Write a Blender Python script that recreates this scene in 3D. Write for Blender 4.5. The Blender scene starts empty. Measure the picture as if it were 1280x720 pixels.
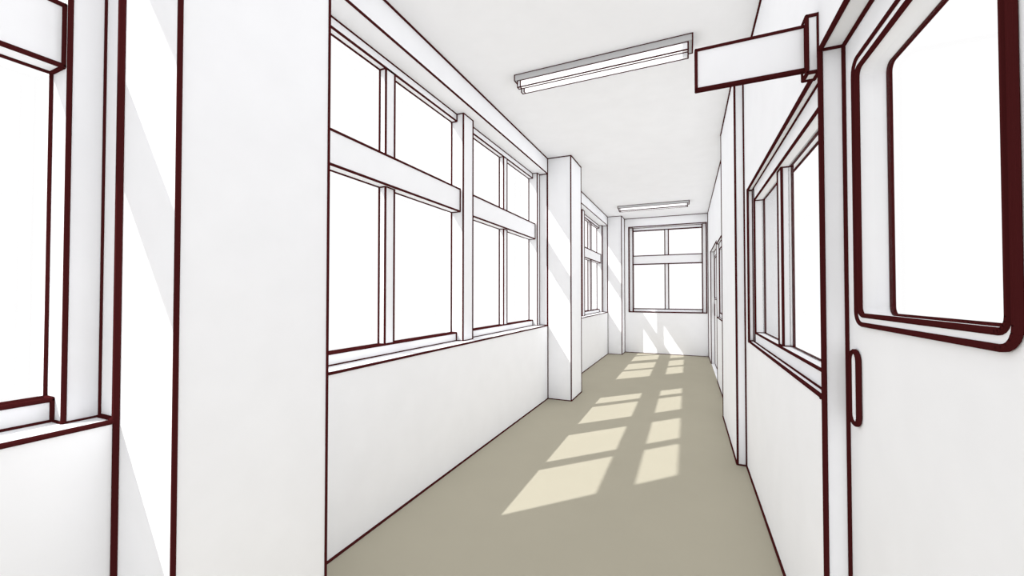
import bpy, math
from mathutils import Vector, Matrix

U = 1.25                      # metres per layout unit (camera height = 1 unit above the floor)
C = bpy.context.scene.collection

# ---------------------------------------------------------------- layout (units, z = 0 at eye level)
XL, XP, XR, XQ = -1.2373, -1.0044, 0.3134, 0.2649
ZF, ZC, ZB, ZS = -1.0, 1.322, 1.175, -0.2978
XM, XO, XE = -1.319, -1.406, -1.45
P = 3.1895                                    # bay length
YE = 7.197                                    # end wall
YB = -2.687                                   # wall behind the viewer
R0 = 0.0060                                   # radius of the dark edging line
RC = 0.0082                                   # the same where it sits in an inner corner
RN = 0.0047                                   # on the pillar and door closest to the viewer


def V(x, y, z):
    return Vector((x * U, y * U, (z + 1.0) * U))


# ---------------------------------------------------------------- materials
def surface(name, col, rough=0.85, var=0.012, scale=6.0):
    m = bpy.data.materials.new(name)
    m.use_nodes = True
    nt = m.node_tree
    b = nt.nodes['Principled BSDF']
    b.inputs['Roughness'].default_value = rough
    b.inputs['Specular IOR Level'].default_value = 0.0
    tc = nt.nodes.new('ShaderNodeTexCoord')
    n = nt.nodes.new('ShaderNodeTexNoise')
    n.inputs['Scale'].default_value = scale
    n.inputs['Detail'].default_value = 3
    r = nt.nodes.new('ShaderNodeValToRGB')
    r.color_ramp.elements[0].position = 0.3
    r.color_ramp.elements[1].position = 0.7
    r.color_ramp.elements[0].color = tuple(c * (1 - var) for c in col) + (1,)
    r.color_ramp.elements[1].color = tuple(min(1, c * (1 + var)) for c in col) + (1,)
    nt.links.new(tc.outputs['Object'], n.inputs['Vector'])
    nt.links.new(n.outputs['Fac'], r.inputs['Fac'])
    nt.links.new(r.outputs['Color'], b.inputs['Base Color'])
    return m


WALL = surface('white_plaster', (0.928, 0.930, 0.945))
FLOOR = surface('beige_floor', (0.398, 0.368, 0.288), scale=3.0)
FRAME = surface('white_painted_frame', (0.928, 0.930, 0.945))
HOUSING = surface('light_housing', (0.50, 0.50, 0.50))
LINE = surface('dark_maroon_edging', (0.058, 0.0100, 0.0105), rough=1.0, var=0.0)

GLASS = bpy.data.materials.new('clear_glass')
GLASS.use_nodes = True
_nt = GLASS.node_tree
_nt.nodes.clear()
_o = _nt.nodes.new('ShaderNodeOutputMaterial')
_t = _nt.nodes.new('ShaderNodeBsdfTransparent')
_g = _nt.nodes.new('ShaderNodeBsdfGlossy')
_g.inputs['Roughness'].default_value = 0.05
_m = _nt.nodes.new('ShaderNodeMixShader')
_m.inputs['Fac'].default_value = 0.03
_nt.links.new(_t.outputs[0], _m.inputs[1])
_nt.links.new(_g.outputs[0], _m.inputs[2])
_nt.links.new(_m.outputs[0], _o.inputs[0])

TUBE = bpy.data.materials.new('lit_tube')
TUBE.use_nodes = True
_b = TUBE.node_tree.nodes['Principled BSDF']
_b.inputs['Base Color'].default_value = (0.9, 0.9, 0.9, 1)
_b.inputs['Emission Color'].default_value = (1, 1, 1, 1)
_b.inputs['Emission Strength'].default_value = 0.6


# ---------------------------------------------------------------- mesh builder
class MB:
    def __init__(self):
        self.v, self.f, self.m = [], [], []

    def face(self, idx, mat):
        self.f.append(idx)
        self.m.append(mat)

    def seg(self, a, b, r=R0, ext=0.5, n=8):
        """a dark round edging line from a to b (layout units)"""
        a, b, r = V(*a), V(*b), r * U
        d = (b - a)
        if d.length < 1e-6:
            return
        d.normalize()
        a, b = a - d * r * ext, b + d * r * ext
        up = Vector((0, 0, 1)) if abs(d.z) < 0.9 else Vector((1, 0, 0))
        s = d.cross(up).normalized()
        t = s.cross(d)
        k = len(self.v)
        for c in (a, b):
            for i in range(n):
                w = 2 * math.pi * (i + 0.5) / n
                self.v.append(c + (s * math.cos(w) + t * math.sin(w)) * r)
        for i in range(n):
            j = (i + 1) % n
            self.face((k + i, k + j, k + n + j, k + n + i), 1)
        self.face(tuple(k + i for i in reversed(range(n))), 1)
        self.face(tuple(k + n + i for i in range(n)), 1)

    def loop(self, pts, r=R0, closed=True):
        n = len(pts)
        for i in range(n if closed else n - 1):
            self.seg(pts[i], pts[(i + 1) % n], r, 0.5 if n <= 4 else 0.12)

    def box(self, x0, x1, y0, y1, z0, z1, mat=0, lines=True, hide=(), r=R0):
        """a box; edges lying on a face named in hide get no edging line"""
        x0, x1 = sorted((x0, x1)); y0, y1 = sorted((y0, y1)); z0, z1 = sorted((z0, z1))
        k = len(self.v)
        for x in (x0, x1):
            for y in (y0, y1):
                for z in (z0, z1):
                    self.v.append(V(x, y, z))
        for q in ((0, 1, 3, 2), (4, 6, 7, 5), (0, 4, 5, 1), (2, 3, 7, 6), (0, 2, 6, 4), (1, 5, 7, 3)):
            self.face(tuple(k + i for i in q), mat)
        if lines:
            xs, ys, zs = ((x0, 'x-'), (x1, 'x+')), ((y0, 'y-'), (y1, 'y+')), ((z0, 'z-'), (z1, 'z+'))
            for y, a in ys:
                for z, b in zs:
                    if a not in hide and b not in hide:
                        self.seg((x0, y, z), (x1, y, z), r)
            for x, a in xs:
                for z, b in zs:
                    if a not in hide and b not in hide:
                        self.seg((x, y0, z), (x, y1, z), r)
            for x, a in xs:
                for y, b in ys:
                    if a not in hide and b not in hide:
                        self.seg((x, y, z0), (x, y, z1), r)

    def prism(self, outer, inner, x0, x1, mat=0):
        """plate in the y-z plane between x0 and x1, outline `outer`, hole `inner` (or None)"""
        import bmesh
        bm = bmesh.new()
        loops = []
        for L in (outer, inner):
            if L:
                vs = [bm.verts.new((0, y, z)) for y, z in L]
                loops.append([bm.edges.new((vs[i], vs[(i + 1) % len(vs)])) for i in range(len(vs))])
        bmesh.ops.triangle_fill(bm, use_beauty=True, use_dissolve=False, edges=[e for l in loops for e in l])
        bm.verts.index_update()
        tris = [[v.index for v in f.verts] for f in bm.faces]
        co = [(v.co.y, v.co.z) for v in bm.verts]
        bound = [(e.verts[0].index, e.verts[1].index) for l in loops for e in l]
        bm.free()
        k = len(self.v)
        n = len(co)
        for x in (x0, x1):
            for y, z in co:
                self.v.append(V(x, y, z))
        for t in tris:
            self.face(tuple(k + i for i in t), mat)
            self.face(tuple(k + n + i for i in reversed(t)), mat)
        for a, b in bound:
            self.face((k + a, k + b, k + n + b, k + n + a), mat)

    def build(self, name, mat, parent=None, at=(0, 0, -1)):
        import bmesh
        o0 = V(*at)
        me = bpy.data.meshes.new(name)
        me.from_pydata([tuple(v - o0) for v in self.v], [], self.f)
        me.materials.append(mat)
        me.materials.append(LINE)
        me.polygons.foreach_set('material_index', self.m)
        bm = bmesh.new(); bm.from_mesh(me)
        bmesh.ops.recalc_face_normals(bm, faces=bm.faces)
        bm.to_mesh(me); bm.free()
        me.update()
        o = bpy.data.objects.new(name, me)
        C.objects.link(o)
        if parent is not None:
            o.parent = parent
            o.location = o0 - parent.location
        else:
            o.location = o0
        return o


def empty(name, at):
    o = bpy.data.objects.new(name, None)
    o.empty_display_size = 0.1
    o.location = V(*at)
    C.objects.link(o)
    return o


def structure(o, label):
    o['kind'] = 'structure'
    o['label'] = label
    return o


def thing(o, label, cat, group=None):
    o['label'] = label
    o['category'] = cat
    if group:
        o['group'] = group
    return o


def rrect(y0, y1, z0, z1, r, n=5):
    pts = []
    for cy, cz, a0 in ((y1 - r, z1 - r, 0), (y0 + r, z1 - r, 90), (y0 + r, z0 + r, 180), (y1 - r, z0 + r, 270)):
        for i in range(n + 1):
            a = math.radians(a0 + 90 * i / n)
            pts.append((cy + r * math.cos(a), cz + r * math.sin(a)))
    return pts


# ---------------------------------------------------------------- floor and ceiling
b = MB()
b.box(XE, XR, YB, YE + 0.1, ZF - 0.08, ZF, lines=False)
structure(b.build('floor', FLOOR), 'plain beige corridor floor')
b = MB()
b.box(XE, XR + 0.16, YB, YE + 0.17, ZC, ZC + 0.1, lines=False)
structure(b.build('ceiling', WALL), 'plain white corridor ceiling')

# ---------------------------------------------------------------- left wall: bays between pillars
bays = [(0.895 + P * k, 3.689 + P * k) for k in (-1, 0, 1)]
cols = [(YB, bays[0][0]), (0.501, 0.895), (3.689, 4.0793), (6.8785, YE)]
bays[0] = (cols[0][1], 0.501)
bays[1] = (0.895, 3.689)
bays[2] = (4.0793, 6.8785)
b = MB()
for y0, y1 in bays:
    b.box(XE, XL, y0, y1, ZF, ZS, lines=False)
    b.box(XE, XL, y0, y1, ZB, ZC, lines=False)
    for z in (ZF, ZS, ZB, ZC):
        b.seg((XL, y0, z), (XL, y1, z), r=RC if z in (ZF, ZC) else R0)
    for y in (y0, y1):
        for z in (ZS, ZB):
            b.seg((XL, y, z), (XM, y, z), r=RC)
for y0, y1 in cols:
    b.box(XE, XL, y0, y1, ZF, ZC, lines=False)
structure(b.build('wall_left', WALL), 'white wall with tall windows on the left of the corridor')

names = ['white square pillar in the left wall behind the viewpoint',
         'wide white pillar filling the near left of the view',
         'white square pillar halfway along the left window wall',
         'narrow white pillar in the far left corner beside the end window']
for (y0, y1), lab in zip(cols, names):
    b = MB()
    last = y1 > 7
    b.box(XL - 0.002, XP, y0, y1, ZF, ZC, lines=False)
    near = 0 < y0 < 1
    RP = 0.0078 if y0 > 6 else R0
    b.seg((XP, y0, ZF), (XP, y0, ZC), r=0.0053 if near else RP)
    b.seg((XP, y1, ZF), (XP, y1, ZC), r=RN if near else RP)
    b.seg((XL, y0, ZF), (XL, y0, ZC), r=0.0105 if near else RC)
    if not last:
        b.seg((XL, y1, ZF), (XL, y1, ZC), r=RC)
    for z in (ZF, ZC):
        b.seg((XL, y0, z), (XP, y0, z), r=RC)
        b.seg((XP, y0, z), (XP, y1, z), r=RC)
        if not last:
            b.seg((XL, y1, z), (XP, y1, z), r=RC)
    o = b.build('pillar', WALL, at=(XP, y0, -1))
    structure(o, lab)

# ---------------------------------------------------------------- end wall with its window
EX0, EX1, EZ0, EZ1 = -0.929, 0.2890, ZS, 1.170
b = MB()
b.box(XL, EX0, YE, YE + 0.17, ZF, ZC, lines=False)
b.box(EX1, XR + 0.16, YE, YE + 0.17, ZF, ZC, lines=False)
b.box(EX0, EX1, YE, YE + 0.17, ZF, EZ0, lines=False)
b.box(EX0, EX1, YE, YE + 0.17, EZ1, ZC, lines=False)
b.loop([(EX0, YE, EZ0), (EX1, YE, EZ0), (EX1, YE, EZ1), (EX0, YE, EZ1)], r=0.0088)
b.seg((XP, YE, ZF), (XR, YE, ZF), r=0.0100); b.seg((XP, YE, ZC), (XR, YE, ZC), r=0.0100); b.seg((XR, YE, ZF), (XR, YE, ZC), r=0.0100)
b.seg((XP, YE, ZF), (XP, YE, ZC), r=0.0100)
structure(b.build('wall_far', WALL), 'white end wall of the corridor under and around the far window')
b = MB()
b.box(XE, XR + 0.16, YB - 0.15, YB, ZF, ZC, lines=False)
structure(b.build('wall_near', WALL), 'white wall closing the corridor behind the viewpoint')


# ---------------------------------------------------------------- windows
def window(name, label, lo, hi, z0, z1, place, post, rail, mull, transom_z, centre_post=True, d=None, rl=R0):
    """place(u, w, z) -> layout point; u runs along the wall, w from inner face outwards"""
    e = empty(name, place(lo, 0, z0))
    structure(e, label)

    def bx(nm, u0, u1, w0, w1, za, zb, hide=(), mat=FRAME, lines=True, r=None):
        bb = MB()
        r = r or rl
        p, q = place(u0, w0, za), place(u1, w1, zb)
        bb.box(p[0], q[0], p[1], q[1], p[2], q[2], lines=lines, hide=hide, r=r)
        return bb.build(nm, mat, e, at=tuple(min(p[i], q[i]) for i in range(3)))
    out, inn = d['outer'], d['inner_name']
    W0, WG, WE = d['w0'], d['wg'], d['we']
    g = 0.0015
    cells = []
    if centre_post:
        c0, c1 = d['cp']
        posts = [(lo, lo + post), (c0, c1), (hi - post, hi)]
    else:
        posts = [(lo, lo + post), (hi - post, hi)]
    for i, (a, c) in enumerate(posts):
        bx('post', a, c, W0, WE, z0, z1, hide=(out,))
    for (a0, a1), (c0, c1) in zip(posts[:-1], posts[1:]):
        cells.append((a1 + g, c0 - g))
    tz0, tz1 = transom_z
    for a, c in cells:
        bx('bottom_rail', a, c, d['wr'], WG, z0, z0 + rail[0], r=max(rl, 0.0060))
        bx('top_rail', a, c, d['wr'], WG, z1 - rail[1], z1, r=max(rl, 0.0054))
        bx('transom', a, c, d['wt'], WG, tz0, tz1, r=max(rl, 0.0058))
        m = (a + c) / 2
        for za, zb in ((z0 + rail[0], tz0), (tz1, z1 - rail[1])):
            bx('mullion', m - mull / 2, m + mull / 2, d['wr'], WG, za, zb)
            for p0, p1 in ((a, m - mull / 2), (m + mull / 2, c)):
                bb = MB()
                A, B = place(p0, WG, za), place(p1, WG + 0.004, zb)
                bb.box(A[0], B[0], A[1], B[1], A[2], B[2], lines=False)
                for s, t in (((p0, za), (p1, za)), ((p1, za), (p1, zb)), ((p1, zb), (p0, zb)), ((p0, zb), (p0, za))):
                    bb.seg(place(s[0], WG, s[1]), place(t[0], WG, t[1]), r=rl * 0.9)
                bb.build('pane', GLASS, e, at=A)
    return e


dl = dict(outer='x-', inner_name='x+', w0=-XM, wg=-XO, we=1.452, wr=1.368, wt=1.342)
left_place = lambda u, w, z: (-w, u, z)
wl = ['tall eight-pane window left of the near pillar, cut by the left edge of the view',
      'large eight-pane window between the near left pillar and the middle left pillar',
      'narrow-looking eight-pane window beyond the middle left pillar']
for i, (y0, y1) in enumerate(bays):
    dd = dict(dl)
    base = 0.895 + P * (i - 1)
    dd['cp'] = (base + 1.3384, base + 1.463)
    window('window_%d' % (i + 1), wl[i], y0, y1, ZS, ZB, left_place, 0.0635, (0.052, 0.046), 0.065, (0.5376, 0.6815), True, dd, (0.0050, 0.0058, 0.0076)[i])
de = dict(outer='y+', inner_name='y-', w0=YE + 0.082, wg=YE + 0.168, we=YE + 0.205, wr=YE + 0.131, wt=YE + 0.104)
window('window_4', 'four-pane window in the far end wall of the corridor', EX0, EX1, EZ0, EZ1,
       lambda u, w, z: (u, w, z), 0.058, (0.052, 0.052), 0.058, (0.530, 0.676), False, de, 0.0082)

# ---------------------------------------------------------------- right wall with doors and inner windows
XW = 0.445                                     # classroom face of the wall
DZ = 0.623                                     # door head
WZ0, WZ1 = -0.2600, 0.5857
doors = [(-0.06, 1.240), (5.190, 6.490)]
wins = [(1.262, 2.582), (3.848, 5.168)]
b = MB()
ys = [YB, -0.06, 1.240, 1.262, 2.582, 3.848, 5.168, 5.190, 6.490, YE]
for y0, y1 in zip(ys[:-1], ys[1:]):
    XW = 0.465 if y0 == 2.582 else 0.445
    if (y0, y1) in doors:
        b.box(XR, XW, y0, y1, DZ, ZC, lines=False)
        for y in (y0, y1):
            b.seg((XR, y, ZF), (XR, y, DZ), r=0.0060)
            b.seg((XR, y, DZ), (0.3634, y, DZ), r=0.0062)
        b.seg((XR, y0, DZ), (XR, y1, DZ))
    elif (y0, y1) in wins:
        XW = 0.465
        b.box(XR, XW, y0, y1, ZF, WZ0, lines=False)
        b.box(XR, XW, y0, y1, WZ1, ZC, lines=False)
        for z in (WZ0, WZ1):
            b.seg((XR, y0, z), (XR, y1, z))
        yv = y1 if y0 < 2 else y0             # the other upright edge touches the door frame
        b.seg((XR, yv, WZ0), (XR, yv, WZ1))
        for z in (WZ0, WZ1):
            b.seg((XW, y0, z), (XW, y1, z))
        b.seg((XW, yv, WZ0), (XW, yv, WZ1))
        for y in (y0, y1):
            for z in (WZ0, WZ1):
                b.seg((XR, y, z), (0.338, y, z), r=RC)
    else:
        b.box(XR, XW, y0, y1, ZF, ZC, lines=False)
for y0, y1 in ((YB, -0.06), (1.240, 2.7066), (3.7218, 5.190), (6.490, YE)):
    b.seg((XR, y0, ZF), (XR, y1, ZF), r=RC)
for y0, y1 in ((YB, 2.7066), (3.7218, YE)):
    b.seg((XR, y0, ZC), (XR, y1, ZC), r=RC)
structure(b.build('wall_right', WALL), 'white classroom wall along the right of the corridor')

b = MB()
y0, y1 = 2.7066, 3.7218
b.box(XQ, XR + 0.002, y0, y1, ZF, ZC, lines=False)
for y in (y0, y1):
    b.seg((XQ, y, ZF), (XQ, y, ZC)); b.seg((XR, y, ZF), (XR, y, ZC), r=RC)
    for z in (ZF, ZC):
        b.seg((XQ, y, z), (XR, y, z), r=RC)
for z in (ZF, ZC):
    b.seg((XQ, y0, z), (XQ, y1, z), r=RC)
structure(b.build('pillar', WALL, at=(XQ, y0, -1)), 'shallow white pillar standing out from the right wall')


def inner_window(name, label, y0, y1):
    e = empty(name, (0.338, y0, WZ0)); structure(e, label)
    xf, xg, xb = 0.338, 0.374, 0.384
    fr = 0.052

    def bx(nm, a, c, x0, x1, za, zb, hide=()):
        bb = MB(); bb.box(x0, x1, a, c, za, zb, hide=hide, r=0.0052)
        return bb.build(nm, FRAME, e, at=(x0, a, za))
    bx('jamb', y0, y0 + fr, xf, xb, WZ0, WZ1)
    bx('jamb', y1 - fr, y1, xf, xb, WZ0, WZ1)
    bx('bottom_rail', y0 + fr, y1 - fr, xf, xb, WZ0, WZ0 + fr)
    bx('top_rail', y0 + fr, y1 - fr, xf, xb, WZ1 - 0.070, WZ1)
    m = (y0 + y1) / 2
    za, zb = WZ0 + fr, WZ1 - 0.070
    bx('mullion', m - 0.008, m + 0.062, 0.352, xb + 0.004, za, zb)
    for a, c in ((y0 + fr, m - 0.008), (m + 0.062, y1 - fr)):
        bb = MB(); bb.box(xg, xg + 0.004, a, c, za, zb, lines=False)
        bb.build('pane', GLASS, e, at=(xg, a, za))
    return e


inner_window('window_5', 'inner window in the right wall between the near door and the pillar', *wins[0])
inner_window('window_6', 'inner window in the right wall beyond the pillar, seen at a sharp angle', *wins[1])


def door(name, label, y0, y1):
    e = empty(name, (0.3634, y0, -1)); structure(e, label)
    bb = MB(); bb.box(XR, 0.47, y0, y1, ZF - 0.05, ZF, lines=False)
    bb.build('threshold', WALL, e, at=(XR, y0, -1))
    half = (y1 - y0) / 2
    g = 0.0
    for k, (a, c) in enumerate(((y1 - half - 0.02, y1 - g), (y0 + g, y0 + half + 0.02))):
        x0 = 0.3634 if k == 0 else 0.4225
        x1 = x0 + 0.055
        far_side = k == 0                         # glazing sits off-centre towards the jamb side
        if far_side:
            ga, gc = c - 0.563, c - 0.069
            ha, hc = c - 0.080, c - 0.030
        else:
            ga, gc = a + 0.069, a + 0.563
            ha, hc = a + 0.030, a + 0.080
        zo0, zo1 = -0.067, 0.541
        rim, ry, rt = 0.0205, 0.014, 0.017
        leaf = MB()
        hole = rrect(ga + ry, gc - ry, zo0 + rim, zo1 - rt - 0.006, 0.020)
        leaf.prism([(a, ZF), (c, ZF), (c, DZ), (a, DZ)], hole, x0, x1)
        leaf.loop([(x0, a, ZF), (x0, c, ZF), (x0, c, DZ), (x0, a, DZ)], r=0.0074)
        L = leaf.build('door_leaf', FRAME, e, at=(x0, a, -1))
        rm = MB()
        outer = rrect(ga, gc, zo0, zo1, 0.030)
        rm.prism(outer, hole, x0 - 0.004, x0 + 0.001)
        rm.loop([(x0 - 0.004, y, z) for y, z in outer], r=0.0054)
        rm.loop([(x0 - 0.003, y, z) for y, z in hole], r=0.0054)
        rm.loop([(x1, y, z) for y, z in hole], r=0.0056)
        rm.build('window_rim', FRAME, L, at=(x0, a, -1)).location = (0, 0, 0)
        pn = MB()
        pn.prism(rrect(ga + ry + 0.0006, gc - ry - 0.0006, zo0 + rim + 0.0006, zo1 - rt - 0.0066, 0.0195), None, x0 + 0.026, x0 + 0.029)
        pn.build('pane', GLASS, L, at=(x0, a, -1)).location = (0, 0, 0)
        hd = MB()
        st = rrect(ha, hc, -0.305, -0.130, (hc - ha) / 2 - 1e-4, 6)
        st2 = rrect(ha + 0.012, hc - 0.012, -0.293, -0.142, (hc - ha) / 2 - 0.0121, 6)
        hd.prism(st, st2, x0 - 0.006, x0 + 0.001)
        hd.prism(st2, None, x0 - 0.0015, x0 + 0.001)
        hd.loop([(x0 - 0.005, y, z) for y, z in rrect(ha + 0.003, hc - 0.003, -0.302, -0.133, (hc - ha) / 2 - 0.0031, 6)], r=0.0060)
        hd.build('handle', FRAME, L, at=(x0, a, -1)).location = (0, 0, 0)
    return e


door('door_1', 'white sliding classroom door with a large rounded window at the right edge', *doors[0])
door('door_2', 'recessed white sliding door at the far end of the right wall', *doors[1])

# ---------------------------------------------------------------- hanging sign by the near door
e = empty('wall_sign', (XR, 1.262, 0.58))
thing(e, 'blank white rectangular sign board projecting from the right wall above the near door', 'sign')
b = MB()
b.box(0.0275, 0.2885, 1.262, 1.275, 0.590, 0.7035, r=0.0045)
b.build('sign_board', FRAME, e, at=(0.0275, 1.262, 0.588))
b = MB()
b.box(0.2885, XR, 1.250, 1.292, 0.574, 0.7215, r=0.0048)
b.build('bracket', FRAME, e, at=(0.2885, 1.250, 0.574))


# ---------------------------------------------------------------- ceiling lights
def ceiling_light(y, label, r=0.0036):
    x0, x1 = -0.945, 0.033
    e = empty('ceiling_light', ((x0 + x1) / 2, y, ZC))
    thing(e, label, 'ceiling light', 'twin-tube ceiling lights')
    at = ((x0 + x1) / 2, y, ZC)
    zb = 1.2885
    bb = MB()
    bb.box(x0, x1, y, y + 0.125, zb, ZC, lines=False)
    for yy in (y, y + 0.125):
        bb.seg((x0, yy, ZC), (x1, yy, ZC), r=r)
    bb.seg((x0, y + 0.125, zb), (x1, y + 0.125, zb), r=r)
    for xx in (x0, x1):
        bb.seg((xx, y, ZC), (xx, y, zb), r=r)
        bb.seg((xx, y, zb), (xx, y + 0.125, zb), r=r)
    bb.build('housing', HOUSING, e, at=at)
    for j, (ya, yb) in enumerate(((y + 0.010, y + 0.032), (y + 0.072, y + 0.094))):
        za = 1.2485
        tb = MB()
        tb.box(x0 + 0.034, x1 - 0.048, ya + 0.001, yb - 0.001, za, zb, lines=False)
        for q in (((ya, zb),) if j == 0 else ((ya, zb),)):
            tb.seg((x0 + 0.034, q[0], q[1]), (x1 - 0.048, q[0], q[1]), r=r)
        if j == 0:
            tb.seg((x0 + 0.034, ya, za), (x1 - 0.048, ya, za), r=r)
        tb.seg((x0 + 0.034, yb, za), (x1 - 0.048, yb, za), r=r)
        tb.build('light_tube', TUBE, e, at=at)
        for s0, s1 in ((x0 + 0.016, x0 + 0.034), (x1 - 0.048, x1 - 0.021)):
            sk = MB()
            sk.box(s0, s1, ya, yb, za, zb, lines=False)
            for q in ((ya, zb), (yb, za)) + (((ya, za),) if j == 0 else ()):
                sk.seg((s0, q[0], q[1]), (s1, q[0], q[1]), r=r)
            for xx in ((s0, s1) if s0 < -0.5 else (s1,)):
                sk.seg((xx, ya, za), (xx, ya, zb), r=r)
                sk.seg((xx, ya, za), (xx, yb, za), r=r)
            sk.build('socket', FRAME, e, at=at)


ceiling_light(2.200, 'long twin-tube ceiling light nearer the viewer, left of the sign board')
ceiling_light(6.100, 'smaller-looking far ceiling light in front of the end window', 0.0048)

# ---------------------------------------------------------------- sun, sky, camera
sun = bpy.data.lights.new('sun', 'SUN')
sun.energy = 4.55
sun.angle = math.radians(0.6)
sun.color = (1.0, 1.0, 1.0)
so = bpy.data.objects.new('sun', sun)
d = Vector((1.0, 1.05, -1.563))
so.rotation_euler = d.to_track_quat('-Z', 'Y').to_euler()
so.location = (-6, -4, 8)
C.objects.link(so)

w = bpy.data.worlds.new('bright_overcast_sky')
bpy.context.scene.world = w
w.use_nodes = True
bg = w.node_tree.nodes['Background']
bg.inputs['Color'].default_value = (1, 1, 1, 1)
bg.inputs['Strength'].default_value = 1.05

cam = bpy.data.cameras.new('camera')
cam.sensor_width = 36
cam.lens = 501.5 / 1280 * 36
cam.clip_start = 0.02
co = bpy.data.objects.new('camera', cam)
co.location = (0, 0, U)
co.rotation_euler = (math.radians(90.9507), 0, math.radians(23.6046))
C.objects.link(co)
sc = bpy.context.scene
sc.camera = co
sc.view_settings.view_transform = 'Standard'
sc.view_settings.look = 'None'
sc.view_settings.exposure = 0.0
sc.view_settings.gamma = 1.0
sc.view_settings.use_curve_mapping = False
cy = sc.cycles
cy.use_fast_gi = True
cy.fast_gi_method = 'REPLACE'
cy.ao_bounces = 2
cy.ao_bounces_render = 2
w.light_settings.ao_factor = 1.27
w.light_settings.distance = 0.45
cy.max_bounces = 16
cy.diffuse_bounces = 16
cy.transparent_max_bounces = 32
cy.use_denoising = True
